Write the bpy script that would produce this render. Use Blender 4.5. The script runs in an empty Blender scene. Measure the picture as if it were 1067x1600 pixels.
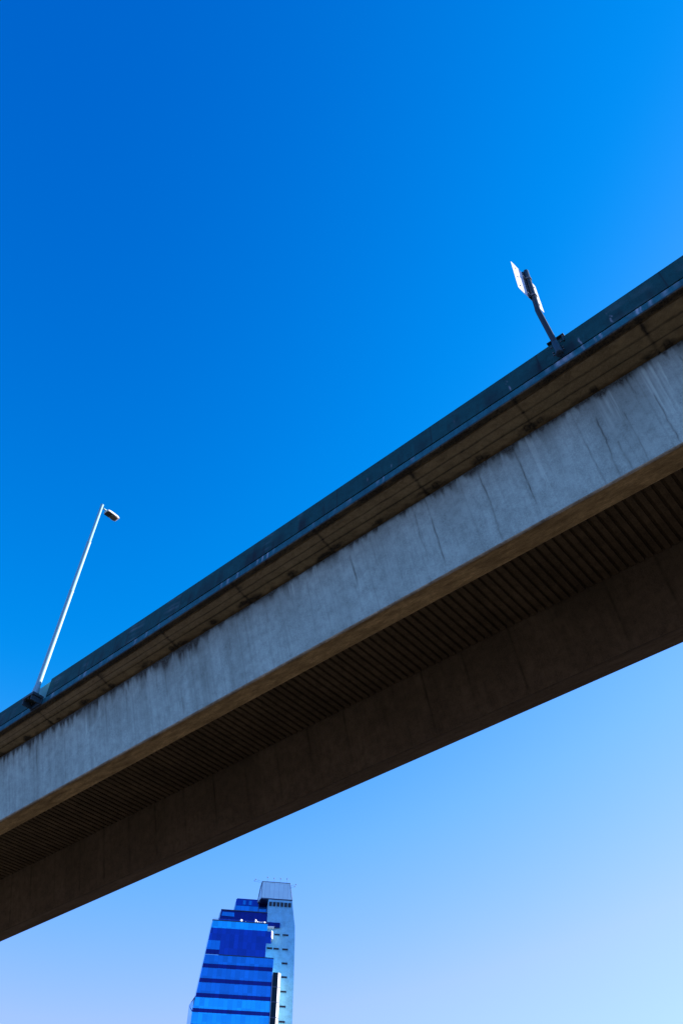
import bpy, bmesh, math, random
import numpy as np
from mathutils import Matrix, Vector

random.seed(7)
rng = np.random.default_rng(7)
sc = bpy.context.scene
C = sc.collection
R_ = math.radians

# ---------------------------------------------------------------- camera
PITCH, ROLL = R_(48.857), R_(-0.402)
FPX = 1235.35                                  # focal length in pixels of a 1600 px high picture
EYE = 1.6
cam = bpy.data.cameras.new('camera')
cam.sensor_fit = 'VERTICAL'
cam.sensor_height = 36
cam.lens = FPX / 1600 * 36
cam.clip_end = 6000
cam_ob = bpy.data.objects.new('camera', cam)
C.objects.link(cam_ob)
ri = Vector((1, 0, 0)); up = Vector((0, -math.sin(PITCH), math.cos(PITCH))); fw = Vector((0, math.cos(PITCH), math.sin(PITCH)))
cr = ri * math.cos(ROLL) - up * math.sin(ROLL)
cu = ri * math.sin(ROLL) + up * math.cos(ROLL)
cam_ob.matrix_world = Matrix(((cr.x, cu.x, -fw.x, 0), (cr.y, cu.y, -fw.y, 0), (cr.z, cu.z, -fw.z, EYE), (0, 0, 0, 1)))
sc.camera = cam_ob

# ---------------------------------------------------------------- light
SUN_EL, SUN_AZ = R_(28), R_(76)                # azimuth clockwise from +Y
world = bpy.data.worlds.new('World')
sc.world = world
world.use_nodes = True
wn = world.node_tree
bg = wn.nodes['Background']
sky = wn.nodes.new('ShaderNodeTexSky')
sky.sky_type = 'NISHITA'
sky.sun_disc = False
sky.sun_elevation = SUN_EL
sky.sun_rotation = SUN_AZ
sky.air_density = 1.0
sky.dust_density = 0.0
sky.ozone_density = 6.0
sep = wn.nodes.new('ShaderNodeSeparateColor')
com = wn.nodes.new('ShaderNodeCombineColor')
wn.links.new(sky.outputs[0], sep.inputs[0])
def wmath(op, a, b, c=None):
    m = wn.nodes.new('ShaderNodeMath'); m.operation = op
    for i, v in enumerate((a, b, c)):
        if v is None: continue
        if isinstance(v, (int, float)): m.inputs[i].default_value = v
        else: wn.links.new(v, m.inputs[i])
    return m.outputs[0]
# deep, saturated grade of the sky's own colour: red and green fall away overhead and stay below the blue at the horizon
blue = sep.outputs[2]
red = wmath('MINIMUM', wmath('MAXIMUM', wmath('SMOOTH_MAX', wmath('MULTIPLY_ADD', sep.outputs[0], 2.05, -1.185), 0.0, 0.16), 0.0), wmath('MULTIPLY', blue, 0.25))
green = wmath('MINIMUM', wmath('MAXIMUM', wmath('MULTIPLY_ADD', sep.outputs[1], 1.10, -0.475), 0.0), wmath('MULTIPLY', blue, 0.39))
for i, v in enumerate((red, green, blue)): wn.links.new(v, com.inputs[i])
wn.links.new(com.outputs[0], bg.inputs[0])
bg.inputs[1].default_value = 0.15

sun = bpy.data.lights.new('sun', 'SUN')
sun.energy = 4.8
sun.angle = R_(0.53)
sun.color = (1.0, 0.93, 0.83)
sun_ob = bpy.data.objects.new('sun', sun)
C.objects.link(sun_ob)
sd = Vector((math.sin(SUN_AZ) * math.cos(SUN_EL), math.cos(SUN_AZ) * math.cos(SUN_EL), math.sin(SUN_EL)))
sun_ob.rotation_euler = sd.to_track_quat('Z', 'Y').to_euler()
sun_ob.location = (60, 20, 80)

sc.view_settings.view_transform = 'Standard'
sc.view_settings.look = 'None'
sc.view_settings.gamma = 1
sc.view_settings.exposure = 1.22

# ---------------------------------------------------------------- helpers
def tag(o, label=None, cat=None, group=None, kind=None):
    if label: o['label'] = label
    if cat: o['category'] = cat
    if group: o['group'] = group
    if kind: o['kind'] = kind
    return o

def empty(name, loc=(0, 0, 0), rotz=0.0):
    o = bpy.data.objects.new(name, None)
    C.objects.link(o)
    o.location = loc
    o.rotation_euler = (0, 0, rotz)
    o.empty_display_size = 0.3
    return o

def obj(name, bm, mats, parent=None, smooth=False, bevel=0.0, recalc=True):
    if recalc: bmesh.ops.recalc_face_normals(bm, faces=bm.faces)
    if smooth:
        for f in bm.faces: f.smooth = True
    me = bpy.data.meshes.new(name)
    bm.to_mesh(me); bm.free()
    for m in (mats if isinstance(mats, (list, tuple)) else [mats]): me.materials.append(m)
    o = bpy.data.objects.new(name, me)
    C.objects.link(o)
    o.parent = parent
    if bevel:
        b = o.modifiers.new('bevel', 'BEVEL'); b.width = bevel; b.segments = 2; b.limit_method = 'ANGLE'
    return o

def box(bm, x0, x1, y0, y1, z0, z1, mi=0):
    v = [bm.verts.new(p) for p in ((x0, y0, z0), (x1, y0, z0), (x1, y1, z0), (x0, y1, z0), (x0, y0, z1), (x1, y0, z1), (x1, y1, z1), (x0, y1, z1))]
    for q in ((3, 2, 1, 0), (4, 5, 6, 7), (0, 1, 5, 4), (1, 2, 6, 5), (2, 3, 7, 6), (3, 0, 4, 7)):
        bm.faces.new([v[i] for i in q]).material_index = mi

def prism(bm, pts, y0, y1, mi=0):
    """polygon in x,z extruded from y0 to y1"""
    a = [bm.verts.new((x, y0, z)) for x, z in pts]
    b = [bm.verts.new((x, y1, z)) for x, z in pts]
    n = len(pts)
    bm.faces.new(a).material_index = mi
    bm.faces.new(b[::-1]).material_index = mi
    for i in range(n):
        bm.faces.new((a[i], b[i], b[(i + 1) % n], a[(i + 1) % n])).material_index = mi

def loft(bm, rings, mi=0):
    """closed solid through rings with the same number of vertices"""
    vs = [[bm.verts.new(p) for p in r] for r in rings]
    n = len(rings[0])
    for a, b in zip(vs, vs[1:]):
        for i in range(n):
            bm.faces.new((a[i], a[(i + 1) % n], b[(i + 1) % n], b[i])).material_index = mi
    bm.faces.new(vs[0][::-1]).material_index = mi
    bm.faces.new(vs[-1]).material_index = mi

def tube(bm, pts, rads, n=20, mi=0):
    """round tube along a polyline with one radius per point"""
    pts = [Vector(p) for p in pts]
    if not hasattr(rads, '__len__'): rads = [rads] * len(pts)
    rings = []
    for i, p in enumerate(pts):
        d = (pts[min(i + 1, len(pts) - 1)] - pts[max(i - 1, 0)]).normalized()
        ref = Vector((1, 0, 0)) if abs(d.x) < 0.8 else Vector((0, 1, 0))
        u = d.cross(ref).normalized(); v = d.cross(u).normalized()
        rings.append([p + (u * math.cos(2 * math.pi * k / n) + v * math.sin(2 * math.pi * k / n)) * rads[i] for k in range(n)])
    loft(bm, rings, mi)

# ---------------------------------------------------------------- materials
def new_mat(name):
    m = bpy.data.materials.new(name); m.use_nodes = True
    nt = m.node_tree
    return m, nt, nt.nodes['Principled BSDF']

def node(nt, kind, **kw):
    n = nt.nodes.new(kind)
    for k, v in kw.items(): setattr(n, k, v)
    return n

def noise(nt, vec, scale, detail=6, rough=0.55, stretch=None):
    if stretch:
        mp = node(nt, 'ShaderNodeMapping'); mp.inputs['Scale'].default_value = stretch
        nt.links.new(vec, mp.inputs[0]); vec = mp.outputs[0]
    n = node(nt, 'ShaderNodeTexNoise')
    n.inputs['Scale'].default_value = scale; n.inputs['Detail'].default_value = detail; n.inputs['Roughness'].default_value = rough
    nt.links.new(vec, n.inputs['Vector'])
    return n.outputs['Fac']

def rerange(nt, fac, a, b, lo=0.0, hi=1.0):
    r = node(nt, 'ShaderNodeMapRange')
    r.inputs['From Min'].default_value = a; r.inputs['From Max'].default_value = b
    r.inputs['To Min'].default_value = lo; r.inputs['To Max'].default_value = hi
    nt.links.new(fac, r.inputs['Value'])
    return r.outputs['Result']

def mix(nt, fac, a, b, blend='MIX'):
    m = node(nt, 'ShaderNodeMix', data_type='RGBA', blend_type=blend)
    if hasattr(fac, 'links'): nt.links.new(fac, m.inputs['Factor'])
    else: m.inputs['Factor'].default_value = fac
    for v, s in ((a, m.inputs['A']), (b, m.inputs['B'])):
        if hasattr(v, 'links'): nt.links.new(v, s)
        else: s.default_value = (*v, 1)
    return m.outputs['Result']

def concrete(name, light, dark, stain=(0.05, 0.044, 0.026), pale=(0.80, 1.0, 0.74), bump=0.25, scale=1.0, rough=0.9, streak=0.0, stretch=None):
    """weathered concrete: mottling, pores, board grain and the mesh's own 'stain' and 'pale' marks (run-off and lime)"""
    m, nt, bs = new_mat(name)
    tc = node(nt, 'ShaderNodeTexCoord'); P = tc.outputs['Object']
    if stretch:
        mp = node(nt, 'ShaderNodeMapping'); mp.inputs['Scale'].default_value = stretch; nt.links.new(P, mp.inputs[0]); P = mp.outputs[0]
    big = noise(nt, P, 0.9 * scale, 8, 0.65)
    mid = noise(nt, P, 5.0 * scale, 8, 0.7)
    fine = noise(nt, P, 42.0 * scale, 4, 0.7)
    col = mix(nt, rerange(nt, big, 0.32, 0.68), dark, light)
    col = mix(nt, rerange(nt, mid, 0.40, 0.68, 0, 0.75), col, tuple(c * 0.62 for c in dark))
    col = mix(nt, rerange(nt, fine, 0.42, 0.68, 0, 0.5), col, tuple(min(1, c * 1.25) for c in light))
    if streak:
        st = noise(nt, P, 1.0, 5, 0.6, stretch=(22, 1.2, 0.9))
        col = mix(nt, rerange(nt, st, 0.5, 0.75, 0, streak), col, tuple(c * 0.55 for c in dark))
    pores = node(nt, 'ShaderNodeTexVoronoi'); pores.inputs['Scale'].default_value = 16 * scale
    nt.links.new(P, pores.inputs['Vector'])
    col = mix(nt, rerange(nt, pores.outputs['Distance'], 0.05, 0.12, 0.5, 0), col, tuple(c * 0.35 for c in dark))
    a1 = node(nt, 'ShaderNodeAttribute', attribute_name='stain')
    a2 = node(nt, 'ShaderNodeAttribute', attribute_name='pale')
    brk = rerange(nt, fine, 0.25, 0.6, 0.65, 1.0)
    for a, c in ((a2, pale), (a1, stain)):
        f = node(nt, 'ShaderNodeMath', operation='MULTIPLY'); f.use_clamp = True
        nt.links.new(a.outputs['Fac'], f.inputs[0]); nt.links.new(brk, f.inputs[1])
        col = mix(nt, f.outputs[0], col, c)
    nt.links.new(col, bs.inputs['Base Color'])
    bs.inputs['Roughness'].default_value = rough
    bs.inputs['Specular IOR Level'].default_value = 0.25
    bp = node(nt, 'ShaderNodeBump'); bp.inputs['Strength'].default_value = bump; bp.inputs['Distance'].default_value = 0.02
    nt.links.new(mid, bp.inputs['Height']); nt.links.new(bp.outputs[0], bs.inputs['Normal'])
    return m

def plain(name, col, rough=0.5, metal=0.0, var=0.12, scale=3.0, spec=0.5, dirt=None, stretch=None):
    """painted or metal surface with slight tone variation and weathering"""
    m, nt, bs = new_mat(name)
    tc = node(nt, 'ShaderNodeTexCoord'); P = tc.outputs['Object']
    n = noise(nt, P, scale, 6, 0.6, stretch)
    c = mix(nt, rerange(nt, n, 0.3, 0.7), tuple(x * (1 - var) for x in col), tuple(min(1, x * (1 + var)) for x in col))
    if dirt:
        d = noise(nt, P, scale * 6, 6, 0.7)
        c = mix(nt, rerange(nt, d, 0.55, 0.72, 0, 0.7), c, dirt)
    nt.links.new(c, bs.inputs['Base Color'])
    r = rerange(nt, n, 0.3, 0.7, max(0.02, rough - 0.06), min(1, rough + 0.06))
    nt.links.new(r, bs.inputs['Roughness'])
    bs.inputs['Metallic'].default_value = metal
    bs.inputs['Specular IOR Level'].default_value = spec
    return m

def curtain(name, col, joint, pitch=1.35, rough=0.12, metal=0.75, var=0.17):
    """coated curtain-wall glass: panes of slightly different tone between thin vertical joints"""
    m, nt, bs = new_mat(name)
    tc = node(nt, 'ShaderNodeTexCoord'); P = tc.outputs['Object']
    s = node(nt, 'ShaderNodeSeparateXYZ'); nt.links.new(P, s.inputs[0])
    d = node(nt, 'ShaderNodeMath', operation='DIVIDE'); d.inputs[1].default_value = pitch; nt.links.new(s.outputs[0], d.inputs[0])
    fl = node(nt, 'ShaderNodeMath', operation='FLOOR'); nt.links.new(d.outputs[0], fl.inputs[0])
    fr = node(nt, 'ShaderNodeMath', operation='FRACT'); nt.links.new(d.outputs[0], fr.inputs[0])
    dz = node(nt, 'ShaderNodeMath', operation='DIVIDE'); dz.inputs[1].default_value = 1.98; nt.links.new(s.outputs[2], dz.inputs[0])
    fz = node(nt, 'ShaderNodeMath', operation='FLOOR'); nt.links.new(dz.outputs[0], fz.inputs[0])
    cb = node(nt, 'ShaderNodeCombineXYZ'); nt.links.new(fl.outputs[0], cb.inputs[0]); nt.links.new(fz.outputs[0], cb.inputs[1])
    wnz = node(nt, 'ShaderNodeTexWhiteNoise', noise_dimensions='2D'); nt.links.new(cb.outputs[0], wnz.inputs['Vector'])
    c = mix(nt, wnz.outputs['Value'], tuple(x * (1 - var) for x in col), tuple(min(1, x * (1 + var)) for x in col))
    j = node(nt, 'ShaderNodeMath', operation='LESS_THAN'); j.inputs[1].default_value = 0.07; nt.links.new(fr.outputs[0], j.inputs[0])
    c = mix(nt, j.outputs[0], c, joint)
    nt.links.new(c, bs.inputs['Base Color'])
    bs.inputs['Roughness'].default_value = rough
    bs.inputs['Metallic'].default_value = metal
    # panes are never perfectly flat: a slow waviness bends their reflections
    w = noise(nt, P, 0.35, 3, 0.5)
    bp = node(nt, 'ShaderNodeBump'); bp.inputs['Strength'].default_value = 0.08; bp.inputs['Distance'].default_value = 0.3
    nt.links.new(w, bp.inputs['Height']); nt.links.new(bp.outputs[0], bs.inputs['Normal'])
    return m

M = {}
M['web'] = concrete('girder_concrete', (0.60, 0.76, 0.57), (0.45, 0.57, 0.43), streak=0.3)
M['flange'] = concrete('flange_concrete', (0.80, 0.62, 0.33), (0.15, 0.10, 0.045), stretch=(1.0, 4.0, 1.0), scale=2.2)
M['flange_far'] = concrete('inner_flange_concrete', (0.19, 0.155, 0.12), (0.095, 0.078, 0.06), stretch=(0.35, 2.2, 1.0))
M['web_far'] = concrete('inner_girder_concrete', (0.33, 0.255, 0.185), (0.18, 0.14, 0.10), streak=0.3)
M['slab'] = concrete('slab_concrete', (0.47, 0.35, 0.165), (0.31, 0.225, 0.10), stain=(0.02, 0.017, 0.012))
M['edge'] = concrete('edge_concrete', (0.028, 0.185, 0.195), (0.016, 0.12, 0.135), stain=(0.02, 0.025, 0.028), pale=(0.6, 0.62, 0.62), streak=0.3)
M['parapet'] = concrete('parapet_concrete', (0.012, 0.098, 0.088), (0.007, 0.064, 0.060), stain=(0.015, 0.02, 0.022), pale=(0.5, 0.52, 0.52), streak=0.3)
M['formwork'] = concrete('formwork_sheet', (0.17, 0.132, 0.085), (0.07, 0.055, 0.036), bump=0.15)
M['dark_joint'] = concrete('joint_filler', (0.02, 0.02, 0.02), (0.012, 0.012, 0.012))
M['asphalt'] = concrete('asphalt', (0.06, 0.06, 0.06), (0.04, 0.04, 0.04), scale=2)
M['ground'] = concrete('ground_paving', (0.044, 0.030, 0.017), (0.026, 0.018, 0.011), scale=0.3)
M['bay'] = plain('weathered_panel', (0.10, 0.34, 0.30), rough=0.75, dirt=(0.05, 0.18, 0.16))
M['pole'] = plain('galvanised_pole', (0.26, 0.47, 0.48), rough=0.5, metal=0.0, var=0.06)
M['bracket'] = plain('bracket_steel', (0.022, 0.055, 0.062), rough=0.65, dirt=(0.015, 0.02, 0.02))
M['lamp_body'] = plain('lamp_housing', (0.72, 0.72, 0.70), rough=0.45, var=0.05)
M['lamp_under'] = plain('lamp_underside', (0.045, 0.042, 0.04), rough=0.5)
M['plate'] = plain('aluminium_plate', (0.80, 0.79, 0.77), rough=0.45, var=0.04)
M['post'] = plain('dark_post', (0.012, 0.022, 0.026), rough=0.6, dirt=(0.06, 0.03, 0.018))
M['bolt'] = plain('bolt_steel', (0.16, 0.15, 0.14), rough=0.5)
m, nt, bs = new_mat('lamp_lens')
bs.inputs['Base Color'].default_value = (0.16, 0.125, 0.09, 1); bs.inputs['Roughness'].default_value = 0.18
bs.inputs['Transmission Weight'].default_value = 0.0; bs.inputs['IOR'].default_value = 1.45
M['lens'] = m
M['core'] = concrete('tower_concrete', (0.26, 0.66, 0.82), (0.235, 0.60, 0.75), scale=0.12, bump=0.02)
M['core_trim'] = plain('tower_white_trim', (0.78, 0.76, 0.70), rough=0.6)
M['crown'] = curtain('crown_screen', (0.62, 0.90, 0.88), (0.42, 0.66, 0.70), pitch=1.5, rough=0.55, metal=0.1, var=0.05)
M['glass_light'] = curtain('glass_light', (0.012, 0.48, 0.88), (0.01, 0.38, 0.75))
M['glass_mid'] = curtain('glass_mid', (0.008, 0.22, 0.60), (0.006, 0.18, 0.5))
M['glass_deep'] = curtain('glass_deep', (0.005, 0.055, 0.36), (0.004, 0.045, 0.31))
M['glass_dark'] = curtain('glass_dark', (0.004, 0.016, 0.17), (0.003, 0.012, 0.13))
M['side'] = curtain('side_glass', (0.30, 0.62, 0.92), (0.25, 0.52, 0.82))
M['dark'] = plain('dark_opening', (0.012, 0.016, 0.024), rough=0.3)
M['frame'] = plain('dark_coping', (0.02, 0.04, 0.10), rough=0.5)
M['white_unit'] = plain('white_unit', (0.85, 0.85, 0.83), rough=0.5)
M['column_glass'] = plain('column_glass', (0.004, 0.022, 0.03), rough=0.4, spec=0.15)

# ================================================================ SETTING: ground
bm = bmesh.new()
S = 3000
v = [bm.verts.new(p) for p in ((-S, -S, 0), (S, -S, 0), (S, S, 0), (-S, S, 0))]
bm.faces.new(v)
tag(obj('ground', bm, M['ground']), 'flat brown paved ground under the overpass', kind='structure')

# ================================================================ OVERPASS
AP = R_(40.765)
NRM = Vector((math.sin(AP), math.cos(AP), 0))
D0 = 8.9858
bridge = empty('overpass', (NRM.x * D0, NRM.y * D0, EYE), -AP)     # local x = -s (s runs to the left of the picture), y across the deck, z above eye level
tag(bridge, 'grey concrete road overpass on two beams, crossing the whole sky diagonally', 'overpass')

def off(s): return 0.01687 * s - 0.0004455 * s * s               # gentle curve of the deck edges over the straight beams

S_FINE = np.concatenate([np.arange(-3.0, -1.4, 0.04), np.arange(-1.4, 9.0, 0.014), np.arange(9.0, 25.0, 0.026)])
S_ALL = np.concatenate([np.arange(-45, -3, 1.5), S_FINE, np.arange(26, 85.1, 1.5)])

def sweep(name, ring, s_list, mat, parent, paint=None, curved=None, smooth=False):
    """ring: closed section [(e, z)]; curved: weight 0..1 per ring point of the edge curve; paint(s, e, z, i) -> stain, pale"""
    ring = np.array(ring, float); n = len(ring)
    s = np.asarray(s_list, float); k = len(s)
    w = np.zeros(n) if curved is None else np.array(curved, float)
    Sx = np.repeat(s[:, None], n, 1)
    E = ring[None, :, 0] + w[None, :] * off(Sx)
    Z = np.repeat(ring[None, :, 1], k, 0)
    verts = np.stack([-Sx, E, Z], -1).reshape(-1, 3)
    i = np.arange(k - 1)[:, None] * n; j = np.arange(n)[None, :]; j2 = (j + 1) % n
    quads = np.stack([i + j, i + j2, i + n + j2, i + n + j], -1).reshape(-1, 4)
    faces = [tuple(q) for q in quads.tolist()] + [tuple(range(n))[::-1], tuple(range((k - 1) * n, k * n))]
    me = bpy.data.meshes.new(name)
    me.from_pydata(verts.tolist(), [], faces)
    bm = bmesh.new(); bm.from_mesh(me); bmesh.ops.recalc_face_normals(bm, faces=bm.faces); bm.to_mesh(me); bm.free()
    if paint:
        I = np.repeat(np.arange(n)[None, :], k, 0)
        st, pa = paint(Sx, np.repeat(ring[None, :, 0], k, 0), Z, I)
        for nm, arr in (('stain', st), ('pale', pa)):
            at = me.attributes.new(nm, 'FLOAT', 'POINT')
            at.data.foreach_set('value', np.clip(arr, 0, 1).astype(np.float32).ravel())
    me.materials.append(mat)
    o = bpy.data.objects.new(name, me); C.objects.link(o); o.parent = parent
    return o

def vnoise(x, seed=0):
    """smooth 1-D value noise, 0..1"""
    r = np.random.default_rng(seed).random(4096)
    i = np.floor(x).astype(int); f = x - i; f = f * f * (3 - 2 * f)
    return r[i % 4096] * (1 - f) + r[(i + 1) % 4096] * f

def streak(S_, V, s0, w, v0, v1, amp, wob=0.03, seed=0, s1=None):
    """one run-off mark: starts at s0, from depth v0 to v1 (0..1), soft ends, wandering a little"""
    c = s0 + ((s1 if s1 is not None else s0) - s0) * V + (vnoise(V * 5 + seed * 13.7, seed) - 0.5) * wob + (vnoise(V * 17 + seed * 3.7, seed + 1) - 0.5) * wob * 0.8
    a = np.exp(-((S_ - c) / w) ** 2)
    fade = np.clip((V - v0) / 0.04, 0, 1) * np.clip((v1 - V) / max(0.12 * (v1 - v0), 0.02), 0, 1)
    brk = np.clip(vnoise(V * 5 + seed * 3.1, seed + 3) * 1.1 + 0.2, 0.3, 1.1) * (0.75 + 0.5 * vnoise(V * 30 + seed, seed + 4))
    halo = 0.22 * np.exp(-((S_ - c) / (w * 3.2)) ** 2) * (0.4 + 0.6 * vnoise(V * 4 + seed, seed + 8))
    return amp * (a * brk + halo) * fade

JOINTS = 0.353 + 2.359 * np.arange(-2, 12)

def paint_web(S_, E, Z, I):
    V = (11.592 - Z) / 1.592
    face = I <= 30
    st = np.zeros_like(S_); pa = np.zeros_like(S_)
    for n, (s0, w, v0, v1, a, s1) in enumerate([      # dark cracks and run-off lines
        (1.70, .022, .24, 1.0, .75, 1.78), (1.55, .02, .6, .98, .55, 1.58), (2.08, .016, .15, 1, .42, 2.03), (1.27, .016, .35, 1, .45, 1.27),
        (0.98, .016, .06, .28, .5, .99), (3.20, .022, .16, .8, .42, 3.23), (0.72, .022, .35, 1, .65, .75), (4.0, .024, .08, 1, .72, 4.0),
        (3.22, .018, .1, .66, .4, 3.22), (5.16, .026, .02, .9, .78, 5.19), (5.47, .02, .1, .8, .55, 5.5), (7.1, .035, .12, .6, .8, 7.08),
        (7.14, .014, .5, .9, .4, 7.16), (9.48, .02, .04, .4, .45, 9.4), (8.27, .02, .04, .55, .5, 8.28), (18.85, .03, .05, .97, .5, 18.77),
        (17.63, .03, .1, .6, .45, 17.6), (16.45, .03, .2, .95, .5, 16.46), (15.25, .03, .15, .95, .62, 15.28), (14.82, .025, .2, .8, .5, 14.82),
        (14.06, .025, .1, .75, .45, 14.07), (12.95, .025, .05, .5, .45, 12.98), (12.25, .05, .45, .95, .4, 12.2), (10.6, .03, .1, .55, .35, 10.6),
        (6.1, .015, .5, .9, .3, 6.12), (20.2, .03, .05, .8, .5, 20.2), (21.6, .03, .05, .9, .5, 21.6), (6.55, .02, .04, .5, .35, 6.55), (0.1, .02, .1, .9, .5, .12), (-0.4, .02, .0, .9, .5, -.4)]):
        st += streak(S_, V, s0, max(w * 0.55, 0.0085 if s0 < 9 else 0.016), v0, v1, a * 0.70, seed=n, s1=s1)
    for n, (s0, w, v0, v1, a, s1) in enumerate([      # pale lime runs
        (1.54, .05, .02, .6, .40, 1.58), (1.42, .04, .03, .42, .42, 1.5), (1.33, .03, .03, .5, .38, 1.40), (0.72, .05, .03, .85, .42, .78),
        (0.60, .05, .04, .95, .34, .66), (0.46, .035, .05, .8, .38, .55), (2.92, .03, .0, .85, .62, 2.92), (2.87, .015, .0, .9, .4, 2.88), (8.64, .014, .03, .28, .7, 8.65),
        (8.74, .01, .03, .18, .6, 8.74), (8.92, .012, .0, .12, .6, 8.9), (16.77, .018, .1, .4, .6, 16.74), (15.6, .02, .1, .5, .35, 15.6), (18.0, .02, .05, .4, .35, 18.0)]):
        c = s0 + (s1 - s0) * V
        x = (S_ - c) / w
        body = np.clip((x + 1.25) / 0.15, 0, 1) * np.clip((1.6 - x) / 1.6, 0, 1)           # crisp on its right, fading to the left
        lines = 0.35 + 0.9 * np.clip((vnoise(S_ / 0.021 + n * 9 + V * 0.6, 140 + n) - .35) * 1.6, 0, 1)
        fade = np.clip((V - v0) / 0.05, 0, 1) * np.clip((v1 - V) / max(0.5 * (v1 - v0), 0.05), 0, 1)
        pa += 2.6 * a * body * lines * fade * (0.6 + 0.6 * vnoise(V * 8 + n * 5, 160 + n))
    # ragged drips under the slab: dense and long towards the left end, short elsewhere
    r = np.random.default_rng(5)
    dens = np.where(S_ > 11.2, 1.0, np.where(S_ > 5.5, 0.45, 0.65))
    for sc_, th, ln, sd in ((0.09, .42, .30, 1), (0.045, .45, .20, 2), (0.22, .5, .38, 3)):
        q = np.clip((vnoise(S_ / sc_ + 500, sd) - th) / (1 - th), 0, 1)
        L = ln * q * dens * (0.5 + vnoise(S_ / 0.9 + 300, sd + 9)) + 0.012
        st += 0.52 * np.clip(1 - V / L, 0, 1) ** 0.7 * (0.4 + 0.6 * dens)
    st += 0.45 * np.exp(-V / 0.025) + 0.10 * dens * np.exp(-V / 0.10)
    # faint form-panel joints and board marks
    for q in np.arange(-1.6, 24, 1.18):
        st += 0.16 * np.exp(-((S_ - q - 0.1) / 0.012) ** 2)
    st += 0.10 * np.exp(-((V - 0.985) / 0.02) ** 2)
    st += 0.20 * np.clip((vnoise(S_ / 0.42 + 70, 51) - .42) * 2.0, 0, 1) * (0.35 + 0.65 * vnoise(V * 2.5 + S_ * 0.3, 52))      # broad weather stains
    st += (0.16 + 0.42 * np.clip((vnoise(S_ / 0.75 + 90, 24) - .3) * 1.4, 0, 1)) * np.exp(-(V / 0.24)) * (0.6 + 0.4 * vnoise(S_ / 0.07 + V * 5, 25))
    for sc_, sd in ((0.06, 27), (0.17, 28)):      # fine vertical washing
        st += np.where(S_ > 9, 0.16, 0.07) * np.clip((vnoise(S_ / sc_ + 30 + V * 0.4, sd) - .5) * 2.2, 0, 1) * (0.4 + 0.6 * vnoise(S_ / .5 + V * 2, sd + 5))
    # grey bloom patches in mid height
    st += 0.20 * np.clip((vnoise(S_ / 0.8 + 50, 21) - 0.55) * 2.2, 0, 1) * np.exp(-((V - 0.3) / 0.28) ** 2)
    # the flange underneath: water marks along its edge
    return np.where(I <= 44, st, np.where(I == 45, 0.35 * vnoise(S_ / 0.3, 31) + 0.15, 0.25 * vnoise(S_ / 0.5, 33))), np.where(I <= 44, pa, 0)

def girder_ring(e0, e1, e2, e3, k=44):
    """trough section: outer web top e0 -> bottom e1, flange to e2, inner web back up to e3"""
    zt, zb = 11.588, 10.0     # k rows on the outer face
    r = [(e0 + (e1 - e0) * i / k, zt + (zb - zt) * i / k) for i in range(k)]
    r += [(e1 - 0.006, zb + 0.018), (e1 + 0.018, zb - 0.0)]
    r += [(e1 + (e2 - e1) * t, zb) for t in (0.25, 0.5, 0.75)]
    r += [(e2 - 0.02, zb), (e2 + 0.006, zb + 0.02)]
    r += [(e3, zt)]
    return r

def flange_slot(o, mat):
    o.data.materials.append(mat)
    for p in o.data.polygons:
        if p.normal.z < -0.35 and p.center.z < 10.05: p.material_index = 1
flange_slot(sweep('girder', girder_ring(-0.5676, 0.0, 0.442, 1.011), S_ALL, M['web'], bridge, paint_web), M['flange'])

def paint_far(S_, E, Z, I):
    V = (11.592 - Z) / 1.592
    st = np.zeros_like(S_)
    for n, q in enumerate(np.arange(-2.2, 26, 1.18)):
        st += streak(S_, V, q + (vnoise(np.array(n * 1.7), 8) - .5) * .2, .018, .02, .95, .55, wob=.015, seed=n + 70)
    st += 0.3 * np.clip((vnoise(S_ / 0.7, 61) - .5) * 2, 0, 1) * np.clip(1 - V, 0, 1)
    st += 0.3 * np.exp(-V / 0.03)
    return st, np.zeros_like(S_)
S_MID = np.concatenate([np.arange(-45, -3, 1.5), np.arange(-3, 27, 0.05), np.arange(27.5, 85.1, 1.5)])
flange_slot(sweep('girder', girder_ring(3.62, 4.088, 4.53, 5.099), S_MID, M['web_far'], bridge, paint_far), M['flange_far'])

# deck slab with both cantilevers
ZE = 11.714
soff = [(-1.348 + (1.348 - 0.60) * t, ZE + (11.592 - ZE) * t) for t in np.linspace(0, 1, 36)[1:]]
gi = min(range(len(soff)), key=lambda i: abs(soff[i][0] + 1.229))
slab_ring = [(-1.348, 11.912), (-1.348, 11.87), (-1.348, 11.82), (-1.348, 11.77), (-1.348, ZE + .02), (-1.338, ZE)] + soff
slab_ring += [(-0.56, 11.592), (5.09, 11.592), (5.88, ZE), (5.88, 11.912)]
slab_ring = [(e, z + (0.012 if abs(e + 1.229) < 0.012 else 0)) for e, z in slab_ring]      # drip groove
slab_cur = [float(np.clip((-0.85 - e) / 0.35, 0, 1)) if e < 0 else (1.0 if e > 5.5 else 0.0) for e, z in slab_ring]

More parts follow.
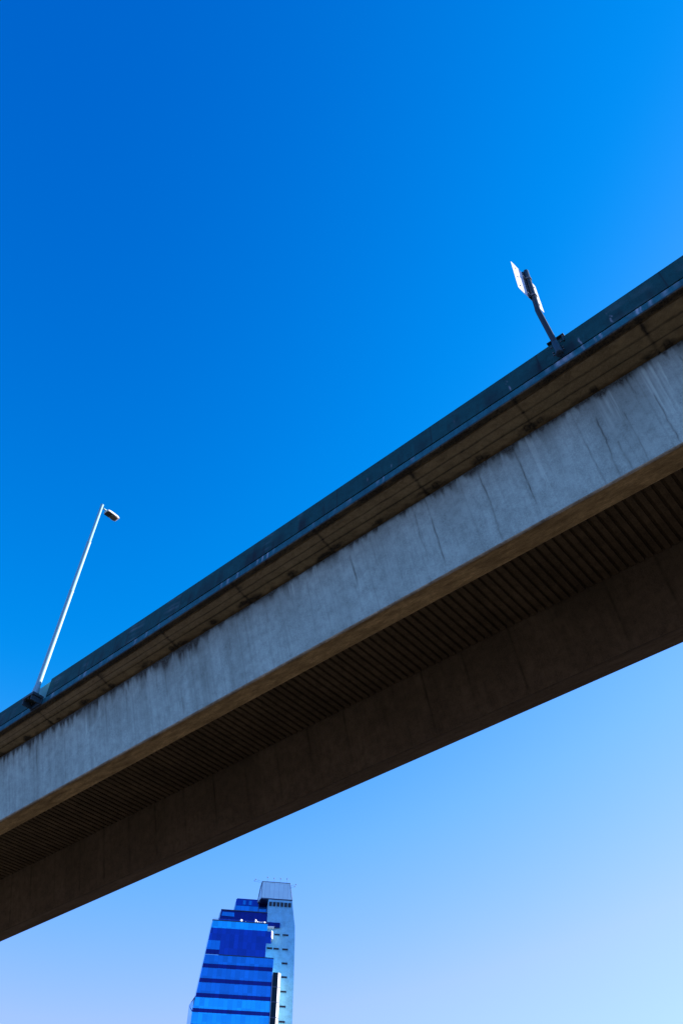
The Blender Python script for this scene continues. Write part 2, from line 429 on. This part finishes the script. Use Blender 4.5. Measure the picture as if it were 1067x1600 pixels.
def paint_slab(S_, E, Z, I):
    st = np.zeros_like(S_); pa = np.zeros_like(S_)
    under = (I >= 4) & (I <= 41)
    wob = (vnoise(S_ / 0.35, 90) - 0.5) * 0.012
    for e0, a, w in ((-0.995, 1.0, .015), (-0.794, 1.0, .015), (-1.229, .8, .014)):      # board joints
        st += a * np.exp(-((E - e0 - wob) / w) ** 2) * (0.7 + 0.3 * vnoise(S_ / 0.5 + e0 * 50, 91))
    st += 0.75 * np.clip((-1.225 - E) / 0.03, 0, 1)                                       # dark drip strip along the edge
    st += 0.25 * np.clip((-1.15 - E) / 0.06, 0, 1) * vnoise(S_ / 0.4, 97)
    for j, q in enumerate(JOINTS):                                                        # formwork joints across
        w = 0.022 + 0.016 * vnoise(np.array(j * 3.3), 95)
        st += 0.85 * np.exp(-((S_ - q - (vnoise(E * 12 + j, 96) - .5) * .03) / w) ** 2) * (0.5 + 0.5 * vnoise(E * 9 + j * 5, 98))
        if j % 2 == 0: st += 0.5 * np.exp(-((S_ - q + .06) / .09) ** 2 - ((E + 1.12) / .10) ** 2)
    r = np.random.default_rng(12)
    marks = [0.17, 0.53, 1.51, 2.55, 2.81, 3.83, 4.83, 5.18, 6.21, 7.3, 7.6, 8.55, 9.63, 9.95, 10.9, 12.0, 12.3, 13.2, 14.47, 14.75, 15.53, 16.62, 16.9, 17.94, 19.1, 19.4, 20.3, 21.5, 22.6]
    n1 = vnoise(S_ * 13 + 5 * vnoise(E * 17, 5), 5) * 0.5 + vnoise(E * 29 + 4 * vnoise(S_ * 9, 6), 6) * 0.5
    n2 = vnoise(S_ * 41 + E * 53, 61) * 0.5 + vnoise(E * 67 - S_ * 37, 62) * 0.5
    for q in marks:                                                                       # ragged dark rust blots against the beam
        rs, re = 0.12 + 0.20 * r.random(), 0.05 + 0.06 * r.random()
        ec = -0.65 - 0.035 * r.random()
        d = (np.abs(S_ - q) / rs) ** 1.6 + (np.abs(E - ec) / re) ** 1.6
        st += (0.75 + 0.25 * r.random()) * np.clip(1.7 - d - 1.2 * n1 - 0.5 * n2, 0, 1)
        if r.random() < .45:                                                              # the square of an old cast-in anchor in the blot
            bx = np.maximum(np.abs(S_ - q), np.abs(E - ec))
            st += 0.55 * np.exp(-((bx - .045) / .012) ** 2) * (0.3 + 0.7 * n2)
    st += 0.28 * np.clip((n1 + .5 * n2 - .72) * 2.2, 0, 1)
    st += (0.3 + 0.4 * vnoise(S_ / 0.16, 15)) * np.clip((E + 0.635 + 0.05 * vnoise(S_ / 0.12, 16)) / 0.05, 0, 1)   # darker seam at the beam
    st += 0.30 * np.clip((vnoise(S_ / 1.1 + 7, 18) - .5) * 2, 0, 1) * np.clip((E + 0.95) / 0.35, 0, 1)
    st = np.where(under, st, 0)
    # slab edge: lime drips below the parapet joint, dark ticks
    edge = I <= 3
    V = (11.925 - Z) / 0.211
    ed = np.zeros_like(S_)
    for q, w, a in ((0.95, .02, .7), (1.05, .012, .5), (0.28, .025, .9), (0.22, .012, .7), (0.05, .03, .5), (-0.2, .05, .4), (1.62, .06, .8), (1.75, .05, .75), (1.5, .04, .5), (1.28, .015, .6),
                    (8.7, .02, .9), (8.85, .015, .8), (9.0, .02, .6), (9.6, .02, .55), (9.9, .03, .6), (10.1, .02, .5), (12.6, .03, .4), (14.9, .05, .55), (16.2, .05, .5), (5.6, .02, .4), (13.0, .04, .4)):
        ed += a * np.exp(-((S_ - q - 0.03 * (vnoise(V * 6 + q, 44) - .5)) / w) ** 2) * np.clip(1.0 - V * (0.55 + .4 * ((q * 7.3) % 1)), 0, 1)
    ed += 0.3 * np.clip((vnoise(S_ / 0.14, 45) - .72) * 3.5, 0, 1) * np.clip(1 - V * 1.2, 0, 1)
    sd = 0.5 * np.clip((vnoise(S_ / 0.11, 46) - .62) * 3, 0, 1) * np.clip(V, 0, 1)
    return np.where(edge, sd, st), np.where(edge, ed, 0)
o = sweep('deck_slab', slab_ring, S_ALL, M['slab'], bridge, paint_slab, slab_cur)
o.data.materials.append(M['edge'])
for p in o.data.polygons:                                             # the cast edge beam face takes a paler, blue-grey colour
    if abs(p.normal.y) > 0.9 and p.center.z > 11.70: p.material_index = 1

# ribbed permanent formwork under the slab between the beams
bm = bmesh.new()
prof = []
s = -10.0
while s < 40:
    jt = 0.014 * (random.random() - .5); dz = 0.008 * (random.random() - .5)       # sheets laid by hand: widths and levels vary a little
    prof += [(s, 11.586), (s + 0.010, 11.516 + dz), (s + 0.060, 11.512 + dz), (s + 0.136 + jt, 11.517 + dz), (s + 0.148 + jt, 11.586)]
    s += 0.196 + jt
bot = [[bm.verts.new((-q, e, z)) for q, z in prof] for e in (1.02, 3.612)]
top = [[bm.verts.new((-q, e, 11.5895)) for q, z in (prof[0], prof[-1])] for e in (1.02, 3.612)]
for i in range(len(prof) - 1):
    bm.faces.new((bot[0][i], bot[0][i + 1], bot[1][i + 1], bot[1][i]))
bm.faces.new((top[0][0], top[1][0], top[1][1], top[0][1]))
obj('soffit_formwork', bm, M['formwork'], bridge, recalc=False)

# road surface on the slab
S_COARSE = np.arange(-45, 85.1, 1.0)
sweep('road_surface', [(-1.09, 11.916), (5.62, 11.916), (5.62, 11.99), (-1.09, 11.99)], S_COARSE, M['asphalt'], bridge, None, [1, 1, 1, 1])

# parapets
def par_ring(e_out, z0, z1, th, sgn, k=14):
    r = [(e_out, z0 + (z1 - z0 - 0.012) * t) for t in np.linspace(0, 1, k)]
    r += [(e_out + sgn * 0.012, z1), (e_out + sgn * (th - 0.012), z1), (e_out + sgn * th, z1 - 0.012), (e_out + sgn * th, z0)]
    return r
def paint_par(S_, E, Z, I):
    H = (12.501 - Z) / 0.576
    face = I < 14
    st = np.zeros_like(S_); pa = np.zeros_like(S_)
    for sc_, th, sd in ((0.13, .62, 3), (0.35, .6, 4)):
        q = np.clip((vnoise(S_ / sc_ + 200, sd) - th) / (1 - th), 0, 1)
        st += 0.6 * q * np.clip((H - 0.55 + q * .4) * 3, 0, 1)
    for q in np.arange(-3, 26, 2.359) + 0.35:
        st += 0.8 * np.exp(-((S_ - q) / .012) ** 2)
    for q, h0, h1, a in ((1.28, .55, 1, .9), (2.7, .62, .95, .8), (2.73, .3, .5, .4), (0.68, .5, .95, .85), (0.72, .25, .4, .4), (6.0, .5, .75, .5), (5.4, .6, .85, .45), (3.9, .5, .7, .3)):
        pa += a * np.exp(-((S_ - q - (vnoise(H * 9 + q, 7) - .5) * .05) / .011) ** 2) * np.clip((H - h0) * 8, 0, 1) * np.clip((h1 - H) * 8, 0, 1)
    pa += 0.22 * np.clip((vnoise(S_ / .3 + 40, 8) - .6) * 3, 0, 1) * np.where(S_ > 7, 1, .3) * np.clip((vnoise(H * 14 + S_ * 3, 9) - .5) * 2, 0, 1)
    return np.where(face, st, 0.2), np.where(face, pa, 0)
B0, B1 = 16.53, 17.32                                                 # the lamp bay: the parapet is lower and set back here
bmp = []
zb = 11.942
for e0, e1 in ((-1.29, -1.11), (5.64, 5.82)):
    sweep('bedding_joint', [(e0, 11.915), (e1, 11.915), (e1, 11.939), (e0, 11.939)], S_COARSE, M['dark_joint'], bridge, None, [1] * 4)
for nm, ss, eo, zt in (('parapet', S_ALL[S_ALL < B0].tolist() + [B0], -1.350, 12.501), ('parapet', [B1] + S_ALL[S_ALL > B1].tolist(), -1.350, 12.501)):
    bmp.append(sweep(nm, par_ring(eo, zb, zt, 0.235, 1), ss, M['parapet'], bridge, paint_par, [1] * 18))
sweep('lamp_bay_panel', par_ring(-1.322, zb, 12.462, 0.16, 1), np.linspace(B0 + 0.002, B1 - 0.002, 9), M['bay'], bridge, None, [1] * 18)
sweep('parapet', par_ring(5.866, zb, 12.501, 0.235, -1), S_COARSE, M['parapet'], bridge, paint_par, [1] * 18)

# piers beyond the frame carry the beams
def pier_bm(s0):
    bm = bmesh.new()
    g = -EYE
    loft(bm, [[(-s0 - .9, .1, g), (-s0 + .9, .1, g), (-s0 + .9, 4.4, g), (-s0 - .9, 4.4, g)],
              [(-s0 - .7, .4, 8.6), (-s0 + .7, .4, 8.6), (-s0 + .7, 4.1, 8.6), (-s0 - .7, 4.1, 8.6)],
              [(-s0 - .8, -.15, 9.5), (-s0 + .8, -.15, 9.5), (-s0 + .8, 4.7, 9.5), (-s0 - .8, 4.7, 9.5)],
              [(-s0 - .8, -.15, 9.93), (-s0 + .8, -.15, 9.93), (-s0 + .8, 4.7, 9.93), (-s0 - .8, 4.7, 9.93)]])
    for e in (.06, 4.15): box(bm, -s0 - .3, -s0 + .3, e, e + .32, 9.935, 9.995)
    return bm
for s0 in (-14, 36, -40, 76):
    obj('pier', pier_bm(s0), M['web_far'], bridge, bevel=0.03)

# ================================================================ STREET LAMP
def on_bridge(s, e, z=0.0):
    a = AP
    return Vector((NRM.x * (D0 + e) - math.cos(a) * s, NRM.y * (D0 + e) + math.sin(a) * s, EYE + z))
LZ = 11.92
lamp = empty('street_lamp', on_bridge(16.735, -1.395, LZ), -AP)     # local x = -s, y towards the road
tag(lamp, 'tall slim pale steel street lamp bolted to the outside of the overpass parapet', 'street lamp')
bm = bmesh.new()                                                     # stepped pole
zz = [0.20, 0.21, 3.58, 3.60, 3.64, 3.66, 5.62, 5.64, 5.68, 5.71, 7.40]
rr = [0.068, 0.068, 0.064, 0.068, 0.068, 0.061, 0.060, 0.064, 0.064, 0.051, 0.047]
tube(bm, [(0, 0, z) for z in zz], rr, 28)
obj('pole', bm, M['pole'], lamp, smooth=True).modifiers.new('split', 'EDGE_SPLIT').split_angle = R_(40)
bm = bmesh.new(); tube(bm, [(0, 0, 7.402), (0, 0, 7.43), (0, 0, 7.445)], [0.050, 0.050, 0.025], 20)
obj('pole_cap', bm, M['pole'], lamp)
bm = bmesh.new(); tube(bm, [(0, 0, 0.06), (0, 0, 0.10), (0, 0, 0.26), (0, 0, 0.33)], [0.095, 0.092, 0.078, 0.071], 24)
obj('pole_base', bm, M['pole'], lamp, smooth=True)
bm = bmesh.new()                                                     # box bracket hung on the parapet face
box(bm, -0.335, 0.125, -0.115, 0.17, -0.02, 0.055)
box(bm, -0.30, -0.27, -0.10, 0.17, -0.16, -0.02)
box(bm, 0.06, 0.09, -0.10, 0.17, -0.16, -0.02)
box(bm, -0.335, 0.125, 0.165, 0.20, -0.17, 0.05)
br = obj('bracket', bm, M['bracket'], lamp, bevel=0.004)
for sx in (-0.25, -0.12, 0.02):
    for y in (-0.07, 0.12):
        bm = bmesh.new(); tube(bm, [(sx, y, -0.02), (sx, y, -0.045)], 0.013, 6); obj('bolt', bm, M['bolt'], br)
# arm and lantern
bm = bmesh.new(); tube(bm, [(0.01, 0.03, 7.30), (0.015, 0.10, 7.305), (0.02, 0.24, 7.315)], [0.030, 0.026, 0.022], 14)
obj('arm', bm, M['pole'], lamp, smooth=True)
bm = bmesh.new()
hx, hy0, hy1, hz = 0.125, 0.17, 0.655, 7.20
rings = []
for y, w, z0, z1 in ((hy0, .075, .055, .09), (hy0 + .03, .118, .035, .115), (hy0 + .14, hx, .03, .13), (hy1 - .10, hx, .03, .12), (hy1 - .02, .112, .035, .10), (hy1, .085, .05, .085)):
    c = 0.02
    rings.append([(c - w, y, hz + z0), (c + w, y, hz + z0), (c + w, y, hz + z1 - .03), (c + w * .7, y, hz + z1), (c - w * .7, y, hz + z1), (c - w, y, hz + z1 - .03)])
loft(bm, rings)
head = obj('lamp_head', bm, M['lamp_body'], lamp, bevel=0.008)
bm = bmesh.new()
box(bm, -0.092, 0.132, hy0 + .03, hy0 + .205, hz + .012, hz + .034)
obj('gear_cover', bm, M['lamp_under'], head, bevel=0.004)
bm = bmesh.new()                                                     # bowl refractor
rings = []
for k in range(7):
    t = k / 6; y = hy0 + .215 + (hy1 - .025 - hy0 - .215) * t
    dpt = 0.062 * math.sqrt(max(0.03, 1 - (2 * t - 1) ** 2)); w = 0.119 * (0.82 + 0.18 * math.sqrt(max(0, 1 - (2 * t - 1) ** 2)))
    rings.append([(0.02 + w * math.cos(a), y, hz + .028 - dpt * math.sin(a)) for a in np.linspace(0, math.pi, 9)])
loft(bm, rings)
obj('lens', bm, M['lens'], head, smooth=True)

# ================================================================ ROAD SIGN
SA = R_(47.3)
sp = on_bridge(1.708, -1.95, 0)
sign = empty('road_sign', (sp.x, sp.y, EYE + 11.9), math.pi / 2 - SA)  # local x along the plate, y = away from the viewer's side of it
tag(sign, 'road sign seen from behind on a cranked dark post clamped to the overpass parapet', 'road sign')
Z0 = 11.9
KS = 0.987
def sgn(l, z, n=0.0): return (l * KS, n, z * KS - Z0)
bm = bmesh.new()                                                     # cranked post
tube(bm, [sgn(.515, 12.42), sgn(.50, 12.52), sgn(.325, 13.26), sgn(.305, 13.38), sgn(.33, 13.55), sgn(.475, 15.28), sgn(.478, 15.32)], [.05, .05, .05, .05, .05, .05, .03], 20)
obj('post', bm, M['post'], sign, smooth=True).modifiers.new('split', 'EDGE_SPLIT').split_angle = R_(50)
bm = bmesh.new()
tube(bm, [sgn(.52, 12.43), sgn(.535, 12.18), sgn(.537, 12.12), sgn(.54, 12.08)], [.056, .056, .070, .070], 20)
obj('post_socket', bm, M['bracket'], sign, smooth=True)
bm = bmesh.new()                                                     # plate: thin sheet with rounded corners
cx_ = 0.0
q = [((l + .158) * KS, (z + .29) * KS) for l, z in ((-.212, 13.60), (.596, 13.655), (.677, 14.94), (-.114, 14.93))]
pts = []
for i in range(4):
    p = Vector(q[i]); a = (Vector(q[i - 1]) - p).normalized(); b = (Vector(q[(i + 1) % 4]) - p).normalized()
    rad = 0.035
    for t in (0, .5, 1):
        pts.append(p + a * rad * (1 - t) ** 2 * 1.0 + b * rad * t ** 2)
prism(bm, [(p.x, p.y - Z0) for p in pts], 0.055, 0.059)
plate = obj('sign_plate', bm, M['plate'], sign)
bm = bmesh.new()                                                     # dark strip standing in for the post's shade on the plate
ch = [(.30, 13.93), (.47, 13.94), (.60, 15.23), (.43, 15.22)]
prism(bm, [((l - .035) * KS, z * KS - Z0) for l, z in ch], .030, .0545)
obj('post_shade_strip', bm, M['post'], sign)
for zc in (14.02, 14.85):                                            # stiffening rails and clamps on the back
    c_ = (.33 + .145 * (zc - 13.55) / 1.73)
    bm = bmesh.new(); x = c_ * KS; z = zc * KS - Z0
    box(bm, x - .15, x + .15, .018, .0295, z - .02, z + .02)
    obj('rail', bm, M['bolt'], sign, bevel=0.003)
    bm = bmesh.new(); tube(bm, [sgn(c_, zc - .025), sgn(c_, zc + .025)], .062, 16)
    obj('clamp', bm, M['bolt'], sign)
for lz in ((-.10, 13.83), (-.06, 14.27), (-.02, 14.72), (.50, 13.86), (.535, 14.28), (.57, 14.72)):
    l, z = lz[0] + .158, lz[1] + .29
    bm = bmesh.new(); tube(bm, [sgn(l, z, .055), sgn(l, z, .043)], .016, 8)
    obj('rivet', bm, M['bolt'], plate)
# saddle bracket over the parapet: cover plate, strap and clamp
def to_sign(s, e, z):                                                # bridge coordinates -> sign's local frame
    p = on_bridge(s, e, z) - Vector((sp.x, sp.y, EYE + Z0))
    ca, sa = math.cos(-(math.pi / 2 - SA)), math.sin(-(math.pi / 2 - SA))
    return (p.x * ca - p.y * sa, p.x * sa + p.y * ca, p.z)
def bridge_box(bm, s0, s1, e0, e1, z0, z1):
    v = [bm.verts.new(to_sign(*p)) for p in ((s0, e0, z0), (s1, e0, z0), (s1, e1, z0), (s0, e1, z0), (s0, e0, z1), (s1, e0, z1), (s1, e1, z1), (s0, e1, z1))]
    for qd in ((3, 2, 1, 0), (4, 5, 6, 7), (0, 1, 5, 4), (1, 2, 6, 5), (2, 3, 7, 6), (3, 0, 4, 7)): bm.faces.new([v[i] for i in qd])
bm = bmesh.new()
bridge_box(bm, 1.48, 1.81, -1.375, -1.07, 12.506, 12.524)
bridge_box(bm, 1.50, 1.53, -1.36, -1.317, 12.33, 12.5055)
bridge_box(bm, 1.60, 1.72, -1.345, -1.318, 12.05, 12.30)
sb = obj('saddle_bracket', bm, M['bracket'], sign, bevel=0.004)
for s_ in (1.575, 1.765):
    for z_ in (12.12, 12.2, 12.38):
        bm = bmesh.new(); tube(bm, [to_sign(s_, -1.317, z_), to_sign(s_, -1.345, z_)], .014, 6); obj('bolt', bm, M['bolt'], sb)

# ================================================================ OFFICE TOWER
TAZ = R_(81.3)
tower = empty('office_tower', (-27.9085, 258.4978, 0), math.pi / 2 - TAZ)   # local x along the front, y away from the viewer
tag(tower, 'stepped blue glass office tower with a pale concrete core, far behind the overpass', 'office tower')

def left_x(z):                                                       # the front leans in towards the top
    if z >= 77.5: return -13.90 + (z - 77.5) * 0.1075
    return -13.90
# glass body behind the panels
bm = bmesh.new()
front = [(-13.85, 0.0), (8.28, 0.0), (8.28, 93.0), (5.85, 93.0), (5.85, 102.9), (left_x(102.9), 102.9), (left_x(81), 81.0), (-13.85, 77.0)]
back = [(-14.95, 0.0), (8.28, 0.0), (8.28, 93.0), (5.85, 93.0), (5.85, 102.9), (-11.62, 102.9), (-13.85, 82.2), (-15.03, 80.4)]
loft(bm, [[(x, 0.12, z) for x, z in front], [(x, 4.0, z) for x, z in back], [(x, 20.0, z) for x, z in back]])
obj('glass_body', bm, M['side'], tower)
def band(name, z0, z1, mat, x1=8.34, x0=None, y=0.0, th=0.12):
    bm = bmesh.new()
    a = left_x(z0) if x0 is None else x0; b = left_x(z1) if x0 is None else x0
    prism(bm, [(a, z0), (x1, z0), (x1, z1), (b, z1)], y, y + th - 0.002)
    return obj(name, bm, M[mat], tower)
band('glass_band', 100.62, 102.72, 'glass_light', 5.92)
band('glass_panel', 93.14, 100.618, 'glass_deep', 5.80, -8.13, -0.06, 0.18)
band('glass_panel', 97.02, 100.618, 'glass_deep', -8.135, None)
band('glass_panel', 97.10, 100.60, 'glass_deep', 7.30, 5.803, 0.0)
band('glass_band', 94.42, 97.0, 'glass_mid', -8.135)
band('spandrel_band', 93.12, 94.40, 'glass_dark', -8.135)
band('glass_band', 90.42, 92.88, 'glass_mid', 8.42)
z = 90.40
n_f = 0
while z > 3:
    d1 = 1.08 if n_f < 3 else 0.97
    band('spandrel_band', z - d1, z, 'glass_dark')
    zl = max(z - 3.95 + 0.0, 0.5)
    mat = 'glass_mid' if n_f < 2 else 'glass_light'  # lower floors paler: a reflection gradient put into the glass colour
    if z - d1 - .02 > zl + .02: band('glass_band', zl + .02, z - d1 - .02, mat)
    z -= 3.95; n_f += 1
bm = bmesh.new(); box(bm, -8.2, 8.45, -0.12, 0.4, 92.90, 93.10); obj('coping', bm, M['frame'], tower)
bm = bmesh.new(); box(bm, -11.3, 5.98, -0.08, 0.4, 102.74, 103.02); obj('coping', bm, M['frame'], tower)
# raked flank parapet fin at the notch
bm = bmesh.new(); loft(bm, [[(-13.92, 0.1, 77.6), (-13.6, 0.1, 81.6), (-13.55, .25, 81.6), (-13.85, .25, 77.6)], [(-15.05, 4.0, 80.3), (-13.75, 4.0, 82.7), (-13.6, 4.2, 82.7), (-15.0, 4.2, 80.3)]])
obj('flank_coping', bm, M['frame'], tower)

# upper set-back storeys
bm = bmesh.new(); loft(bm, [[(-9.33, 4, 102.9), (5.8, 4, 102.9), (5.8, 4, 107.75), (-8.84, 4, 107.75)], [(-9.9, 7, 102.9), (5.8, 7, 102.9), (5.8, 7, 107.75), (-9.3, 7, 107.75)], [(-9.9, 20, 102.9), (5.8, 20, 102.9), (5.8, 20, 107.75), (-9.3, 20, 107.75)]])
lower = obj('setback_storey', bm, M['glass_dark'], tower)
bm = bmesh.new(); prism(bm, [(-8.6, 105.85), (-4.6, 105.75), (-4.7, 107.0), (-8.4, 107.05)], 3.86, 3.996); obj('paler_pane', bm, M['glass_mid'], lower)  # paler glass set on the dark storey
bm = bmesh.new(); box(bm, -9.3, 5.75, 3.87, 3.996, 102.95, 104.9); obj('glass_band', bm, M['glass_deep'], lower)
bm = bmesh.new(); box(bm, -8.95, 5.75, 3.8, 4.4, 107.55, 107.8); obj('coping', bm, M['frame'], lower)
bm = bmesh.new(); loft(bm, [[(-4.78, 8, 107.8), (5.8, 8, 107.8), (5.8, 8, 113.2), (-4.08, 8, 113.2)], [(-5.3, 11, 107.8), (5.8, 11, 107.8), (5.8, 11, 113.2), (-4.5, 11, 113.2)], [(-5.3, 20, 107.8), (5.8, 20, 107.8), (5.8, 20, 113.2), (-4.5, 20, 113.2)]])
upper = obj('setback_storey', bm, M['glass_dark'], tower)
bm = bmesh.new(); prism(bm, [(-4.7, 109.4), (5.75, 109.4), (5.75, 110.95), (-4.42, 110.9)], 7.86, 7.996); obj('glass_band', bm, M['glass_mid'], upper)
bm = bmesh.new(); box(bm, -4.4, 2.9, 7.86, 7.996, 111.0, 112.9); obj('glass_band', bm, M['glass_deep'], upper)
for x in (-2.1, -0.2):
    bm = bmesh.new(); box(bm, x, x + .9, 7.80, 7.858, 111.3, 112.6); obj('paler_pane', bm, M['glass_mid'], upper)
bm = bmesh.new(); box(bm, 2.98, 3.2, 7.7, 8.0, 104.0, 113.0); obj('mullion', bm, M['frame'], upper)
# white plant and dishes on the terrace
for x, w, h in ((-2.9, .95, 1.35), (-1.2, .42, .6), (1.7, .75, 1.7), (2.5, .5, 1.05), (3.1, .5, .8), (3.68, .5, .75), (4.3, 1.0, 1.0)):
    bm = bmesh.new(); h += 102.95
    r = w * .46; h = 102.95 + (h - 102.95) * .65; c = (x + w / 2, 0.9)
    q = lambda k, z_: [(c[0] + k * r * math.cos(t), c[1] + k * r * math.sin(t), z_) for t in (-0.1, 1.47, 3.04, 4.61)]
    loft(bm, [q(1, 102.9), q(1, h), q(.6, h + .12)])
    obj('rooftop_unit', bm, M['white_unit'], tower, bevel=0.04)
bm = bmesh.new()
for x in np.arange(-11.0, 5.9, 1.2): tube(bm, [(x, .3, 102.9), (x, .3, 103.5)], .03, 6)
tube(bm, [(-11.0, .3, 103.5), (5.9, .3, 103.5)], .03, 6)
obj('terrace_railing', bm, M['frame'], tower)

# concrete lift core
bm = bmesh.new()
pts = [(5.86, 0), (15.4, 0), (15.36, 77.1), (15.23, 89.7), (14.95, 101.0), (14.80, 104.2), (14.19, 107.8), (13.57, 111.91), (5.86, 111.91)]
prism(bm, pts, 4.0, 17.0)
core = obj('concrete_core', bm, M['core'], tower)
def pane(x0, x1, z0, z1, mat='dark', name='window', y=4.0):
    bm = bmesh.new(); box(bm, x0, x1, y - 0.06, y + 0.05, z0, z1)
    f = obj(name, bm, M[mat], core)
    bm = bmesh.new(); box(bm, x0 - .06, x1 + .06, y - 0.16, y - 0.002, z0 - .14, z0 - .004); obj('sill', bm, M['core'], f)
    return f
for i in range(6):
    x = 6.12 + i * 1.23
    pane(x, x + .98, 109.75, 111.2)
for x0, x1, z0, z1 in ((6.4, 8.1, 96.95, 97.4), (8.45, 10.15, 96.92, 97.36), (11.2, 13.0, 96.9, 97.34), (8.5, 10.2, 101.08, 101.5), (11.05, 12.9, 101.08, 101.5), (11.25, 13.05, 92.9, 93.34)):
    pane(x0, x1, z0 - .08, z1 + .08)
z = 89.3
while z > 4:
    pane(11.35, 13.15, z - .28, z + .28); z -= 3.95
bm = bmesh.new(); box(bm, 5.9, 10.0, 3.2, 3.99, 103.2, 104.6); obj('dark_bay', bm, M['glass_dark'], core)
bm = bmesh.new(); box(bm, 5.9, 8.2, 2.6, 3.99, 102.85, 103.18); obj('balcony', bm, M['core_trim'], core)
bm = bmesh.new(); loft(bm, [[(7.34, 0.5, z_), (7.9, 2.0, z_), (7.9, 3.99, z_), (7.34, 3.99, z_)] for z_ in (99.1, 101.2)]); obj('wall_return', bm, M['core_trim'], core)
# crown screen over the core
bm = bmesh.new()
loft(bm, [[(3.45, 4.0, 112.25), (13.55, 4.0, 112.25), (13.55, 16.5, 112.25), (2.6, 16.5, 112.25), (2.55, 8.0, 112.25)],
          [(3.45, 4.0, 117.5), (12.62, 4.0, 117.5), (12.62, 16.5, 117.5), (3.2, 16.5, 117.5), (3.2, 8.0, 117.5)]])
crown = obj('crown_screen', bm, M['crown'], tower)
bm = bmesh.new(); prism(bm, [(3.4, 111.92), (13.62, 111.92), (13.62, 112.24), (3.4, 112.24)], 3.92, 16.6); obj('shadow_gap', bm, M['frame'], crown)
bm = bmesh.new()
for a, b in (((3.45, 3.93, 112.3), (3.45, 3.93, 117.5)), ((13.5, 3.93, 112.3), (12.6, 3.93, 117.5)), ((3.45, 3.93, 117.5), (12.6, 3.93, 117.5)), ((2.5, 7.9, 112.3), (3.15, 7.9, 117.5)), ((2.5, 7.9, 112.3), (3.4, 3.93, 117.4)), ((3.15, 7.9, 117.5), (3.45, 3.93, 117.5))):
    tube(bm, [a, b], .07, 6)
obj('edge_frame', bm, M['frame'], crown)
for x, y, z in ((5.06, 4, 118.95), (7.27, 4, 118.75), (9.37, 4, 118.8), (11.56, 4, 118.9)):
    bm = bmesh.new(); tube(bm, [(x, y + .3, 117.5), (x, y, z - .15)], .025, 6); tube(bm, [(x, y, z - .17), (x, y, z + .13)], .16, 10)
    obj('aerial', bm, M['frame'], crown)
for x, x0, z in ((0.82, 3.4, 117.5), (1.15, 3.4, 118.0), (14.19, 12.7, 116.6), (14.59, 12.7, 117.25)):
    bm = bmesh.new(); tube(bm, [(x0, 4.05, z - .5), (x, 4.0, z)], .025, 6); tube(bm, [(x, 4.0, z - .14), (x, 4.0, z + .14)], .13, 10)
    obj('aerial', bm, M['frame'], crown)

# projecting stair column beside the glass front
bm = bmesh.new()
ring = lambda z_: [(8.36, -2.0, z_), (9.95, -2.0, z_), (10.72, -1.3, z_), (10.72, 3.98, z_), (8.36, 3.98, z_)]
loft(bm, [ring(0.0), ring(88.5)])
col = obj('stair_column', bm, M['core_trim'], tower)
z = 88.45
while z > 4:
    bm = bmesh.new(); box(bm, 8.34, 9.90, -2.1, -2.003, z - 3.75, z); obj('column_glass', bm, M['column_glass'], col)
    z -= 3.95
bm = bmesh.new(); z = 84.6
while z > 4:
    loft(bm, [[(8.30, -2.14, q), (9.97, -2.14, q), (10.78, -1.36, q), (10.78, -1.25, q), (9.9, -1.95, q), (8.30, -1.98, q)] for q in (z - .02, z + .16)])
    z -= 3.95
obj('band_course', bm, M['frame'], col)
